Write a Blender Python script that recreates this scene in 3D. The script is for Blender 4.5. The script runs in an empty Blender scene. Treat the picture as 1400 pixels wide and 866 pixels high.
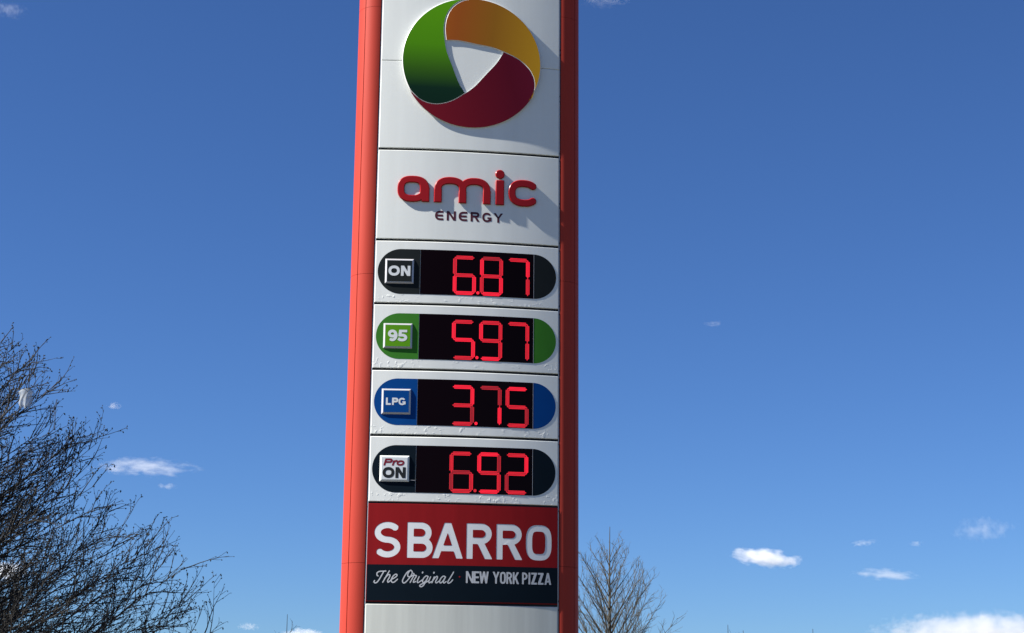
import bpy, bmesh, math, random
import numpy as np
from mathutils import Vector, Matrix

R = math.radians
scene = bpy.context.scene
col = scene.collection

# ------------------------------------------------------------------ camera
PITCH, ROLL = R(13.288), R(0.5474)
EYE = Vector((0, 0, 1.6))
cd = bpy.data.cameras.new('camera')
cd.sensor_width = 36.0
cd.lens = 2300 / 1400 * 36.0
cd.clip_start = 0.1
cd.clip_end = 90000
cam = bpy.data.objects.new('camera', cd)
col.objects.link(cam)
fw = Vector((0, math.cos(PITCH), math.sin(PITCH)))
up0 = Vector((0, -math.sin(PITCH), math.cos(PITCH)))
rt0 = Vector((1, 0, 0))
cr, sr = math.cos(ROLL), math.sin(ROLL)
rt = rt0 * cr + up0 * sr
up = up0 * cr - rt0 * sr
m = Matrix((rt, up, -fw)).transposed().to_4x4()
m.translation = EYE
cam.matrix_world = m
scene.camera = cam

# ------------------------------------------------------------------ sky and sun
YAW = R(6.845)
SUN_A, SUN_E = R(81.5), R(42.0)          # angle from the sign's face, elevation
nrm = Vector((math.sin(YAW), -math.cos(YAW), 0))
lft = Vector((-math.cos(YAW), -math.sin(YAW), 0))
hor = nrm * math.cos(SUN_A) + lft * math.sin(SUN_A)
SUN = (hor * math.cos(SUN_E) + Vector((0, 0, math.sin(SUN_E)))).normalized()

world = bpy.data.worlds.new('World')
scene.world = world
world.use_nodes = True
wn = world.node_tree
wn.nodes.clear()
sky = wn.nodes.new('ShaderNodeTexSky')
sky.sky_type = 'NISHITA'
sky.sun_disc = False
sky.sun_elevation = SUN_E
sky.sun_rotation = math.atan2(SUN.x, SUN.y)
sky.altitude = 100
sky.air_density = 0.85
sky.dust_density = 0.0
sky.ozone_density = 3.0
tint = wn.nodes.new('ShaderNodeMix')                # the camera's deep blue rendering of a clear sky
tint.data_type = 'RGBA'; tint.blend_type = 'MULTIPLY'
tint.inputs['Factor'].default_value = 1.0
tint.inputs[7].default_value = (0.349, 0.528, 0.812, 1)
bg = wn.nodes.new('ShaderNodeBackground')
bg.inputs['Strength'].default_value = 0.05
wo = wn.nodes.new('ShaderNodeOutputWorld')
wn.links.new(sky.outputs[0], tint.inputs[6])
wn.links.new(tint.outputs[2], bg.inputs['Color'])
wn.links.new(bg.outputs[0], wo.inputs['Surface'])

sl = bpy.data.lights.new('sun', 'SUN')
sl.energy = 5.0
sl.angle = R(0.53)
sl.color = (1.0, 0.95, 0.88)
so = bpy.data.objects.new('sun', sl)
so.rotation_euler = SUN.to_track_quat('Z', 'Y').to_euler()
so.location = (-20, -8, 30)
col.objects.link(so)

scene.view_settings.view_transform = 'Standard'
scene.view_settings.look = 'None'
scene.view_settings.gamma = 1.0
scene.view_settings.use_curve_mapping = False
scene.view_settings.exposure = 1.5
scene.cycles.use_denoising = True
scene.cycles.max_bounces = 8
scene.cycles.volume_bounces = 6
scene.cycles.transparent_max_bounces = 16

# ------------------------------------------------------------------ helpers
def link(o, parent=None):
    col.objects.link(o)
    if parent is not None:
        o.parent = parent
    return o

def obj(name, me, parent=None, mats=()):
    for x in mats:
        me.materials.append(x)
    return link(bpy.data.objects.new(name, me), parent)

def tag(o, label=None, cat=None, group=None, kind=None):
    if label: o['label'] = label
    if cat: o['category'] = cat
    if group: o['group'] = group
    if kind: o['kind'] = kind
    return o

def empty(name, loc=(0, 0, 0), rz=0.0):
    o = bpy.data.objects.new(name, None)
    o.location = loc
    o.rotation_euler = (0, 0, rz)
    o.empty_display_size = 0.3
    return link(o)

def mesh(verts, faces, smooth=None, name='m'):
    me = bpy.data.meshes.new(name)
    me.from_pydata([tuple(v) for v in verts], [], [tuple(f) for f in faces])
    bm = bmesh.new(); bm.from_mesh(me)
    bmesh.ops.recalc_face_normals(bm, faces=bm.faces)
    bm.to_mesh(me); bm.free()
    if smooth is not None:
        me.polygons.foreach_set('use_smooth', [True] * len(me.polygons))
        me.set_sharp_from_angle(angle=R(smooth))
    return me

def nt(mat):
    return mat.node_tree.nodes, mat.node_tree.links

def material(name, color, rough=0.5, spec=0.5, metal=0.0, var=0.0, vscale=4.0, vstretch=(1, 1, 1),
             bump=0.0, bscale=60.0, coat=0.0, rvar=0.0):
    mt = bpy.data.materials.new(name)
    mt.use_nodes = True
    n, l = nt(mt)
    p = n['Principled BSDF']
    p.inputs['Base Color'].default_value = (*color, 1)
    p.inputs['Roughness'].default_value = rough
    p.inputs['Specular IOR Level'].default_value = spec
    p.inputs['Metallic'].default_value = metal
    p.inputs['Coat Weight'].default_value = coat
    p.inputs['Coat Roughness'].default_value = 0.1
    tc = n.new('ShaderNodeTexCoord')
    if var or rvar:
        mp = n.new('ShaderNodeMapping'); mp.inputs['Scale'].default_value = vstretch
        no = n.new('ShaderNodeTexNoise'); no.inputs['Scale'].default_value = vscale
        no.inputs['Detail'].default_value = 6; no.inputs['Roughness'].default_value = 0.6
        l.new(tc.outputs['Object'], mp.inputs['Vector']); l.new(mp.outputs[0], no.inputs['Vector'])
        if var:
            mr = n.new('ShaderNodeMapRange')
            mr.inputs['From Min'].default_value = 0.3; mr.inputs['From Max'].default_value = 0.7
            mr.inputs['To Min'].default_value = 1 - var; mr.inputs['To Max'].default_value = 1 + var * 0.5
            l.new(no.outputs[0], mr.inputs[0])
            mx = n.new('ShaderNodeMix'); mx.data_type = 'RGBA'; mx.blend_type = 'MULTIPLY'
            mx.inputs['Factor'].default_value = 1.0
            mx.inputs[6].default_value = (*color, 1)
            l.new(mr.outputs[0], mx.inputs[7]); l.new(mx.outputs[2], p.inputs['Base Color'])
        if rvar:
            m2 = n.new('ShaderNodeMapRange')
            m2.inputs['To Min'].default_value = max(0.02, rough - rvar); m2.inputs['To Max'].default_value = rough + rvar
            l.new(no.outputs[0], m2.inputs[0]); l.new(m2.outputs[0], p.inputs['Roughness'])
    if bump:
        nb = n.new('ShaderNodeTexNoise'); nb.inputs['Scale'].default_value = bscale; nb.inputs['Detail'].default_value = 4
        b = n.new('ShaderNodeBump'); b.inputs['Strength'].default_value = bump; b.inputs['Distance'].default_value = 0.01
        l.new(tc.outputs['Object'], nb.inputs['Vector']); l.new(nb.outputs[0], b.inputs['Height'])
        l.new(b.outputs[0], p.inputs['Normal'])
    return mt

def emission(name, color, strength, base=(0.05, 0.004, 0.006)):
    mt = bpy.data.materials.new(name); mt.use_nodes = True
    p = mt.node_tree.nodes['Principled BSDF']
    p.inputs['Base Color'].default_value = (*base, 1)
    p.inputs['Roughness'].default_value = 0.4
    p.inputs['Emission Color'].default_value = (*color, 1)
    p.inputs['Emission Strength'].default_value = strength
    return mt

def gradient_mat(name, stops, dirv, rough=0.3):
    """printed colour blend along a direction of the part's own coordinates"""
    mt = bpy.data.materials.new(name); mt.use_nodes = True
    n, l = nt(mt); p = n['Principled BSDF']
    p.inputs['Roughness'].default_value = rough
    p.inputs['Specular IOR Level'].default_value = 0.10
    tc = n.new('ShaderNodeTexCoord')
    dp = n.new('ShaderNodeVectorMath'); dp.operation = 'DOT_PRODUCT'
    dp.inputs[1].default_value = (dirv[0], 0, dirv[1])
    sub = n.new('ShaderNodeVectorMath'); sub.operation = 'SUBTRACT'
    sub.inputs[1].default_value = (LOGO_X, 0, LOGO_Z)
    l.new(tc.outputs['Object'], sub.inputs[0]); l.new(sub.outputs[0], dp.inputs[0])
    mr = n.new('ShaderNodeMapRange')
    mr.inputs['From Min'].default_value = -0.8; mr.inputs['From Max'].default_value = 0.8
    l.new(dp.outputs['Value'], mr.inputs[0])
    cr_ = n.new('ShaderNodeValToRGB')
    e = cr_.color_ramp.elements
    while len(e) < len(stops): e.new(0.5)
    for el, (pos, c) in zip(e, stops):
        el.position = pos; el.color = (*c, 1)
    l.new(mr.outputs[0], cr_.inputs[0]); l.new(cr_.outputs[0], p.inputs['Base Color'])
    return mt

# ------------------------------------------------------------------ ground
gm = bpy.data.materials.new('forecourt_ground'); gm.use_nodes = True
n, l = nt(gm); p = n['Principled BSDF']; p.inputs['Roughness'].default_value = 0.9
tc = n.new('ShaderNodeTexCoord')
no = n.new('ShaderNodeTexNoise'); no.inputs['Scale'].default_value = 0.05; no.inputs['Detail'].default_value = 10
rp = n.new('ShaderNodeValToRGB')
rp.color_ramp.elements[0].position = 0.42; rp.color_ramp.elements[0].color = (0.075, 0.064, 0.048, 1)
rp.color_ramp.elements[1].position = 0.56; rp.color_ramp.elements[1].color = (0.075, 0.072, 0.036, 1)
l.new(tc.outputs['Object'], no.inputs['Vector']); l.new(no.outputs[0], rp.inputs[0]); l.new(rp.outputs[0], p.inputs['Base Color'])
G = 40000
tag(obj('ground', mesh([(-G, -G, 0), (G, -G, 0), (G, G, 0), (-G, G, 0)], [(0, 1, 2, 3)]), None, [gm]),
    'asphalt forecourt and grass around the price sign', 'ground', kind='structure')

# ------------------------------------------------------------------ the price sign: materials
LOGO_X, LOGO_Z, LOGO_R = 0.005, 8.62, 0.775
M_red_post = material('red_post_paint', (0.3450, 0.0400, 0.0270), 0.5, 0.08, var=0.10, vscale=1.4, vstretch=(3, 3, 0.25), bump=0.02, bscale=8)
M_white = material('white_sheet', (0.672, 0.700, 0.668), 0.42, 0.3, var=0.05, vscale=1.2, vstretch=(4, 4, 0.18), bump=0.05, bscale=3.0, rvar=0.08)
M_blank = material('weathered_white_sheet', (0.560, 0.585, 0.535), 0.42, 0.3, var=0.12, vscale=1.5, vstretch=(6, 6, 0.18), bump=0.04, bscale=3)
M_dark = material('dark_frame', (0.0101, 0.0109, 0.0118), 0.6, 0.3)
M_alu = material('edge_trim', (0.4620, 0.4620, 0.4704), 0.35, 0.5, metal=0.2)
M_letter_red = material('red_letter', (0.2604, 0.0084, 0.0109), 0.30, 0.15)
M_energy = material('maroon_print', (0.0630, 0.0084, 0.0185), 0.5, 0.3)
M_slate = material('slate_film', (0.0118, 0.0151, 0.0160), 0.5, 0.06, var=0.1, vscale=5)
M_green = material('green_film', (0.0353, 0.1596, 0.0185), 0.5, 0.06, var=0.06, vscale=5)
M_blue = material('blue_film', (0.0008, 0.0462, 0.2016), 0.5, 0.06, var=0.06, vscale=5)
M_navy = material('navy_film', (0.0034, 0.0084, 0.0143), 0.5, 0.06, var=0.1, vscale=5)
M_badge_green = material('badge_green', (0.0798, 0.2436, 0.0084), 0.5, 0.06)
M_screen = material('dark_acrylic', (0.0042, 0.0012, 0.0018), 0.22, 0.05)
M_text = material('white_print', (0.5544, 0.5880, 0.6048), 0.5, 0.3)
M_text_dark = material('black_print', (0.0067, 0.0084, 0.0101), 0.5, 0.3)
M_advert_red = material('advert_red_film', (0.2310, 0.0084, 0.0109), 0.5, 0.08, var=0.12, vscale=2.0, vstretch=(4, 4, 0.4))
M_pro = material('red_print', (0.150, 0.006, 0.018), 0.5, 0.2)
M_letter_white = material('white_acrylic', (0.66, 0.69, 0.70), 0.5, 0.2)
M_script = material('silver_print', (0.4368, 0.4620, 0.4872), 0.5, 0.3)
M_bolt = material('black_bolt', (0.0084, 0.0076, 0.0076), 0.5, 0.4)
M_led = [emission('led_dull', (0.62, 0.008, 0.014), 0.339), emission('led_mid', (0.85, 0.008, 0.020), 0.430), emission('led_bright', (1.0, 0.008, 0.030), 0.461)]
M_led_back = [emission('led_body_dull', (0.5, 0.004, 0.01), 0.041), emission('led_body_mid', (0.7, 0.004, 0.012), 0.066), emission('led_body_bright', (0.95, 0.006, 0.026), 0.16)]

# bubbles under the film along the lower edge of the price panels
def price_panel_mat():
    mt = material('blistered_white_sheet', (0.685, 0.71, 0.68), 0.40, 0.3, var=0.05, vscale=1.4, vstretch=(4, 4, 0.3), rvar=0.08)
    n, l = nt(mt); p = n['Principled BSDF']
    tc = n.new('ShaderNodeTexCoord')
    oi = n.new('ShaderNodeObjectInfo'); ad = n.new('ShaderNodeVectorMath'); ad.operation = 'MULTIPLY_ADD'
    ad.inputs[1].default_value = (40, 40, 40)
    l.new(oi.outputs['Random'], ad.inputs[0]); l.new(tc.outputs['Object'], ad.inputs[2])
    vo = n.new('ShaderNodeTexNoise'); vo.inputs['Scale'].default_value = 24; vo.inputs['Detail'].default_value = 3
    l.new(ad.outputs[0], vo.inputs['Vector'])
    mr = n.new('ShaderNodeMapRange'); mr.interpolation_type = 'SMOOTHSTEP'
    mr.inputs['From Min'].default_value = 0.54; mr.inputs['From Max'].default_value = 0.68
    l.new(vo.outputs[0], mr.inputs[0])
    sx = n.new('ShaderNodeSeparateXYZ'); l.new(tc.outputs['Object'], sx.inputs[0])
    mk = n.new('ShaderNodeMapRange'); mk.interpolation_type = 'SMOOTHSTEP'
    mk.inputs['From Min'].default_value = 0.14; mk.inputs['From Max'].default_value = 0.06
    mk.inputs['To Min'].default_value = 0.0; mk.inputs['To Max'].default_value = 1.0
    l.new(sx.outputs['Z'], mk.inputs[0])
    mu = n.new('ShaderNodeMath'); mu.operation = 'MULTIPLY'
    l.new(mr.outputs[0], mu.inputs[0]); l.new(mk.outputs[0], mu.inputs[1])
    pn = n.new('ShaderNodeTexNoise'); pn.inputs['Scale'].default_value = 3.2
    l.new(ad.outputs[0], pn.inputs['Vector'])
    pm = n.new('ShaderNodeMapRange'); pm.inputs['From Min'].default_value = .42; pm.inputs['From Max'].default_value = .58
    l.new(pn.outputs[0], pm.inputs[0])
    m3 = n.new('ShaderNodeMath'); m3.operation = 'MULTIPLY'
    l.new(mu.outputs[0], m3.inputs[0]); l.new(pm.outputs[0], m3.inputs[1]); mu = m3
    b = n.new('ShaderNodeBump'); b.inputs['Strength'].default_value = 0.26; b.inputs['Distance'].default_value = 0.012
    l.new(mu.outputs[0], b.inputs['Height'])
    l.new(b.outputs[0], p.inputs['Normal'])
    return mt
M_price = price_panel_mat()

# ------------------------------------------------------------------ curved sign face
BULGE = 0.055
def ys(x):                                   # the sheet bulges towards the road
    return -BULGE * (1 - x * x)

def on_face(x, z, d=0.0):
    return (x, ys(x) - d, z)

def curved_panel(x0, x1, z0, z1, thick=0.05, bev=0.006, nx=26, base=0.0):
    xs = [x0 + (x1 - x0) * i / nx for i in range(nx + 1)]
    xi = [x0 + bev + (x1 - x0 - 2 * bev) * i / nx for i in range(nx + 1)]
    V, F = [], []
    def row(xx, z, d):
        s = len(V)
        V.extend(on_face(x, z, d) for x in xx)
        return s
    rows = [row(xs, z0, base - thick), row(xs, z0, base - bev), row(xi, z0 + bev, base), row(xi, z1 - bev, base), row(xs, z1, base - bev), row(xs, z1, base - thick)]
    for a, b in zip(rows, rows[1:]):
        for i in range(nx):
            F.append((a + i, a + i + 1, b + i + 1, b + i))
    a, b = rows[-1], rows[0]
    for i in range(nx):
        F.append((a + i, a + i + 1, b + i + 1, b + i))
    for e in (0, nx):
        F.append((rows[1] + e, rows[2] + e, rows[3] + e, rows[4] + e))
        F.append((rows[0] + e, rows[1] + e, rows[4] + e, rows[5] + e))
    return mesh(V, F, smooth=20)

def strip_sheet(xs, lo, hi, d, thick, zoff=0.0):
    """sheet following the bulge; lo/hi give its lower and upper edge at each x"""
    V, F = [], []
    k = len(xs)
    for dd in (d, d - thick):
        for x, a, b in zip(xs, lo, hi):
            V.append(on_face(x, a + zoff, dd)); V.append(on_face(x, b + zoff, dd))
    o = 2 * k
    for i in range(k - 1):
        q = 2 * i
        F.append((q, q + 2, q + 3, q + 1)); F.append((o + q, o + q + 1, o + q + 3, o + q + 2))
        F.append((q, o + q, o + q + 2, q + 2)); F.append((q + 1, q + 3, o + q + 3, o + q + 1))
    F.append((0, 1, o + 1, o)); q = 2 * (k - 1)
    F.append((q, o + q, o + q + 1, q + 1))
    bmv = mesh(V, F, smooth=20)
    bm = bmesh.new(); bm.from_mesh(bmv)
    bmesh.ops.remove_doubles(bm, verts=bm.verts, dist=1e-5)
    bm.to_mesh(bmv); bm.free()
    return bmv

# ------------------------------------------------------------------ lettering: outlines from strokes
def arc(cx, cy, rx, ry, a0, a1, n=22, e=2.0):
    out = []
    for i in range(n + 1):
        a = R(a0 + (a1 - a0) * i / n)
        c, s = math.cos(a), math.sin(a)
        out.append((cx + rx * math.copysign(abs(c) ** (2 / e), c), cy + ry * math.copysign(abs(s) ** (2 / e), s)))
    return out

def spline(pts, n=8):
    out = []
    P = [pts[0]] + list(pts) + [pts[-1]]
    for i in range(1, len(P) - 2):
        a, b, c, d = (np.array(q, float) for q in P[i - 1:i + 3])
        for k in range(n):
            t = k / n
            out.append(tuple(0.5 * (2 * b + (c - a) * t + (2 * a - 5 * b + 4 * c - d) * t * t + (3 * b - a - 3 * c + d) * t ** 3)))
    out.append(tuple(pts[-1]))
    return out

class Glyph:
    def __init__(self): self.ops = []
    def stroke(self, pts, t, butt=True):
        self.ops.append(('s', pts, t, butt)); return self
    def poly(self, pts):
        self.ops.append(('p', pts)); return self
    def box(self, x0, y0, x1, y1):
        return self.poly([(x0, y0), (x1, y0), (x1, y1), (x0, y1)])
    def shear(self, k):
        o = []
        for op in self.ops:
            q = [(x + k * y, y) for x, y in op[1]]
            o.append((op[0], q) + tuple(op[2:]))
        self.ops = o; return self
    def loops(self, step):
        lo, hi = [1e9, 1e9], [-1e9, -1e9]
        for op in self.ops:
            t = op[2] if op[0] == 's' else 0
            for x, y in op[1]:
                lo[0] = min(lo[0], x - t); lo[1] = min(lo[1], y - t); hi[0] = max(hi[0], x + t); hi[1] = max(hi[1], y + t)
        gx = np.arange(lo[0] - 2.37 * step, hi[0] + 3 * step, step); gy = np.arange(lo[1] - 2.41 * step, hi[1] + 3 * step, step)
        X, Y = np.meshgrid(gx, gy)
        D = np.full(X.shape, 1e3)
        for op in self.ops:
            if op[0] == 's':
                _, pts, t, butt = op
                k = len(pts) - 1
                closed = math.hypot(pts[0][0] - pts[-1][0], pts[0][1] - pts[-1][1]) < 1e-6
                for i in range(k):
                    (ax, ay), (bx, by) = pts[i], pts[i + 1]
                    dx, dy = bx - ax, by - ay
                    L = math.hypot(dx, dy)
                    if L < 1e-9: continue
                    u = ((X - ax) * dx + (Y - ay) * dy) / L
                    uc = np.clip(u, 0, L)
                    d = np.hypot(X - ax - uc * dx / L, Y - ay - uc * dy / L) - t / 2
                    if butt and not closed:
                        if i == 0: d = np.maximum(d, -u)
                        if i == k - 1: d = np.maximum(d, u - L)
                    D = np.minimum(D, d)
            else:
                pts = op[1]; k = len(pts)
                d = np.full(X.shape, 1e6); ins = np.zeros(X.shape, bool)
                for i in range(k):
                    (ax, ay), (bx, by) = pts[i], pts[(i + 1) % k]
                    dx, dy = bx - ax, by - ay
                    L2 = dx * dx + dy * dy
                    if L2 < 1e-14: continue
                    u = np.clip(((X - ax) * dx + (Y - ay) * dy) / L2, 0, 1)
                    d = np.minimum(d, np.hypot(X - ax - u * dx, Y - ay - u * dy))
                    if abs(dy) > 1e-12:
                        cr_ = ((ay > Y) != (by > Y)) & (X < dx * (Y - ay) / dy + ax)
                        ins ^= cr_
                D = np.minimum(D, np.where(ins, -d, d))
        D = np.where(np.abs(D) < 1e-7, 1e-7, D)
        return contour(D, gx, gy, step)

def contour(D, gx, gy, step):
    S = D < 0
    act = np.argwhere(~((S[:-1, :-1] == S[1:, :-1]) & (S[:-1, :-1] == S[:-1, 1:]) & (S[:-1, :-1] == S[1:, 1:])))
    nxt = {}
    pos = {}
    def pt(k):
        (j, i, h) = k
        if k not in pos:
            if h:
                t = D[j, i] / (D[j, i] - D[j, i + 1]); pos[k] = (gx[i] + t * step, gy[j])
            else:
                t = D[j, i] / (D[j, i] - D[j + 1, i]); pos[k] = (gx[i], gy[j] + t * step)
        return k
    for j, i in act:
        c = [S[j, i], S[j, i + 1], S[j + 1, i + 1], S[j + 1, i]]          # ccw corners
        e = [(j, i, 1), (j, i + 1, 0), (j + 1, i, 1), (j, i, 0)]          # bottom right top left
        outs, ins = [], []
        for q in range(4):
            a, b = c[q], c[(q + 1) % 4]
            if a and not b: outs.append(q)
            if b and not a: ins.append(q)
        for q in outs:
            # inside on the left: leave through the edge where we next step back inside
            best = min(ins, key=lambda r: (r - q) % 4) if len(ins) == 1 else min(ins, key=lambda r: (q - r) % 4)
            nxt[pt(e[q])] = pt(e[best])
    loops = []
    while nxt:
        k0, k = next(iter(nxt.items()))
        loop = [k0]; del nxt[k0]
        while k != k0 and k in nxt:
            loop.append(k); k = nxt.pop(k)
        P = np.array([pos[q] for q in loop])
        if len(P) >= 6:
            loops.append(simplify(P, step * 0.07))
    return loops

def simplify(P, tol):
    n_ = len(P)
    i0 = 0; i1 = int(np.argmax(np.hypot(*(P - P[0]).T)))
    keep = {i0, i1}
    def rec(a, b):
        if b - a < 2: return
        A, Bp = P[a % n_], P[b % n_]
        q = np.array([P[k % n_] for k in range(a + 1, b)])
        d = Bp - A; L = np.hypot(*d)
        if L < 1e-12: dist = np.hypot(*(q - A).T)
        else: dist = np.abs((q[:, 0] - A[0]) * d[1] - (q[:, 1] - A[1]) * d[0]) / L
        k = int(np.argmax(dist))
        if dist[k] > tol:
            k = a + 1 + k
            keep.add(k % n_); rec(a, k); rec(k, b)
    rec(i0, i1); rec(i1, n_)
    return [tuple(P[k]) for k in sorted(keep)]

def solid(loops, depth, bevel=0.0, d0=0.0, dx=0.0, dz=0.0, slices=None, flat=None):
    """fill closed outlines (even-odd), give them thickness and bend them onto the sign face"""
    cu = bpy.data.curves.new('outline', 'CURVE')
    cu.dimensions = '2D'; cu.fill_mode = 'BOTH'
    for lp in loops:
        s = cu.splines.new('POLY'); s.points.add(len(lp) - 1)
        for q, (x, y) in zip(s.points, lp): q.co = (x + dx, y + dz, 0, 1)
        s.use_cyclic_u = True
    cu.extrude = max(0.0002, depth / 2 - bevel)
    if bevel:
        cu.bevel_depth = bevel; cu.bevel_resolution = 0; cu.offset = -bevel
    ob = bpy.data.objects.new('outline', cu); col.objects.link(ob)
    me = bpy.data.meshes.new_from_object(ob)
    bpy.data.objects.remove(ob); bpy.data.curves.remove(cu)
    bm = bmesh.new(); bm.from_mesh(me)
    bmesh.ops.remove_doubles(bm, verts=bm.verts, dist=1e-6)
    if slices:
        for x in slices:
            bmesh.ops.bisect_plane(bm, geom=bm.verts[:] + bm.edges[:] + bm.faces[:], plane_co=(x, 0, 0), plane_no=(1, 0, 0))
    for v in bm.verts:
        x, z, h = v.co
        v.co = on_face(x, z, d0 + h + depth / 2) if flat is None else (x, flat - (d0 + h + depth / 2), z)
    bmesh.ops.recalc_face_normals(bm, faces=bm.faces)
    bm.to_mesh(me); bm.free()
    me.polygons.foreach_set('use_smooth', [True] * len(me.polygons))
    me.set_sharp_from_angle(angle=R(32))
    return me

# glyphs: w wide, h tall, strokes t thick ------------------------------------
def g_ring(w, h, t, e=2.4):
    return Glyph().stroke(arc(w / 2, h / 2, (w - t) / 2, (h - t) / 2, 0, 360, 48, e), t)
def gO(w, h, t): return g_ring(w, h, t, 2.25)
def gOc(w, h, t): return g_ring(w, h, t, 3.2)
def gN(w, h, t):
    return Glyph().box(0, 0, t, h).box(w - t, 0, w, h).poly([(0, h), (t * 1.12, h), (w, 0), (w - t * 1.12, 0)])
def gE(w, h, t):
    return Glyph().box(0, 0, t, h).box(0, 0, w, t).box(0, h - t, w, h).box(0, (h - t) / 2, w * .92, (h + t) / 2)
def gL(w, h, t): return Glyph().box(0, 0, t, h).box(0, 0, w, t)
def gI(w, h, t): return Glyph().box(0, 0, w, h)
def gZ(w, h, t):
    return Glyph().box(0, 0, w, t).box(0, h - t, w, h).poly([(0, t * .6), (0, 0), (t * 1.25, 0), (w, h - t * .6), (w, h), (w - t * 1.25, h)])
def gW(w, h, t):
    g = Glyph(); q = w / 4; k = t * .52
    for x0, y0, x1, y1 in ((k, h, q + k * .2, 0), (q, 0, 2 * q, h), (2 * q, h, 3 * q, 0), (3 * q - k * .2, 0, w - k, h)):
        g.poly([(x0 - k, y0), (x0 + k, y0), (x1 + k, y1), (x1 - k, y1)])
    return g
def gY(w, h, t):
    k = t * .56
    return Glyph().box((w - t) / 2, 0, (w + t) / 2, h * .48).poly([(0, h), (2 * k, h), (w / 2 + k, h * .40), (w / 2 - k * .6, h * .40)]).poly([(w, h), (w - 2 * k, h), (w / 2 - k, h * .40), (w / 2 + k * .6, h * .40)])
def gK(w, h, t):
    k = t * .6
    return Glyph().box(0, 0, t, h).poly([(w - 2 * k, h), (w, h), (t, h * .30), (t * .6, h * .48)]).poly([(w, 0), (w - 2 * k, 0), (w * .33, h * .50), (w * .48, h * .68)])
def bowl(g, y0, y1, w, t, e=2.6):
    r = (y1 - y0 - t) / 2; c = (y0 + y1) / 2; x = max(t, w - t / 2 - r * 1.05)
    g.stroke([(t * .3, y1 - t / 2), (x, y1 - t / 2)] + arc(x, c, w - t / 2 - x, r, 90, -90, 18) + [(t * .3, y0 + t / 2)], t)
    return g
def gP(w, h, t): return bowl(Glyph().box(0, 0, t, h), h * .36, h, w, t)
def gR(w, h, t):
    g = bowl(Glyph().box(0, 0, t, h), h * .42, h, w * .97, t)
    return g.poly([(w * .38, h * .50), (w * .38 + t * 1.1, h * .50), (w, 0), (w - t * 1.18, 0)])
def gB(w, h, t):
    g = bowl(Glyph().box(0, 0, t, h), h / 2 - t * .44, h, w * .95, t)
    return bowl(g, 0, h / 2 + t * .44, w, t)
def gA(w, h, t):
    k = t * 1.06
    return Glyph().poly([(0, 0), (k, 0), (w / 2 + k * .5, h), (w / 2 - k * .5, h)]).poly([(w, 0), (w - k, 0), (w / 2 - k * .5, h), (w / 2 + k * .5, h)]).box(w * .22, h * .2, w * .78, h * .2 + t * .9)
def gS(w, h, t):
    ry = (h - t) / 4; rx = (w - t) / 2; c = w / 2
    return Glyph().stroke(arc(c, h - t / 2 - ry, rx, ry, 32, 262, 24) + arc(c, t / 2 + ry, rx, ry, 82, -148, 24), t)
def gG(w, h, t):
    g = Glyph().stroke(arc(w / 2, h / 2, (w - t) / 2, (h - t) / 2, 42, 345, 36, 2.3), t)
    return g.box(w - t, h * .10, w, h * .52).box(w * .55, h * .52 - t * .8, w, h * .52)
def g9(w, h, t):
    g = Glyph().stroke(arc(w * .47, h * .66, w * .47 - t / 2, h * .34 - t / 2, 0, 360, 36), t)
    return g.stroke(arc(w * .47, h * .52, w * .53 - t / 2, h * .52 - t / 2, 20, -118, 24), t)
def g5(w, h, t):
    g = Glyph().box(w * .12, h - t * .9, w * .95, h).poly([(w * .12, h), (w * .12 + t, h), (w * .07 + t, h * .46), (w * .04, h * .46)])
    return g.stroke([(w * .08, h * .535), (w * .45, h * .535)] + arc(w * .45, h * .535 / 2 + t / 4, w * .52 - t / 2 , h * .535 / 2 - t / 4 - 0.0, 90, -90, 16)[1:] + [(w * .25, t * .55), (w * .03, t * 1.0)], t)
# the brand's own rounded letters
def gm_a():
    w, h, t = .351, .290, .083
    g = Glyph().stroke(arc(.163, h / 2, .163 - t / 2, (h - .070) / 2, 0, 360, 48, 2.7), .076)
    return g.box(w - t, 0, w, h * .56).stroke(arc(.163, h / 2, w - t / 2 - .163, (h - .070) / 2, 0, 80, 14, 2.6), .076)
def gm_m():
    h, t = .290, .086
    g = Glyph().stroke([(t / 2, 0), (t / 2, .155)] + arc(.177, .155, .177 - t / 2, .098, 180, 0, 24, 2.3) + [(.311, 0)], .080)
    g.stroke([(.311, 0), (.311, .155)] + arc(.443, .155, .132, .098, 180, 0, 24, 2.3) + [(.575, 0)], .080)
    return g.box(.272, .13, .350, .238).box(0, 0, t, .15).box(.268, 0, .354, .13).box(.533, 0, .619, .15)
def gm_i():
    return Glyph().box(0, 0, .095, .283).stroke(arc(.0475, .349, .026, .026, 0, 360, 24), .052).box(.030, .335, .065, .362)
def gm_c():
    return Glyph().stroke(arc(.172, .150, .172 - .040, .150 - .038, 38, 322, 44, 2.5), .080)
def ge_E(w, h, t):
    r = h / 2 - t / 2
    return Glyph().stroke([(w, h - t / 2)] + arc(r + t / 2 + w * .04, h / 2, r + w * .04, r, 90, 270, 20, 2.4) + [(w, t / 2)], t).box(w * .12, (h - t) / 2, w * .95, (h + t) / 2)

# ------------------------------------------------------------------ the price sign: body
sign = empty('price_sign', (-0.485, 17.553, 0), YAW)
tag(sign, 'tall red and white fuel price pylon with round swirl logo and red digits', 'price sign')
TOP = 9.78

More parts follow.
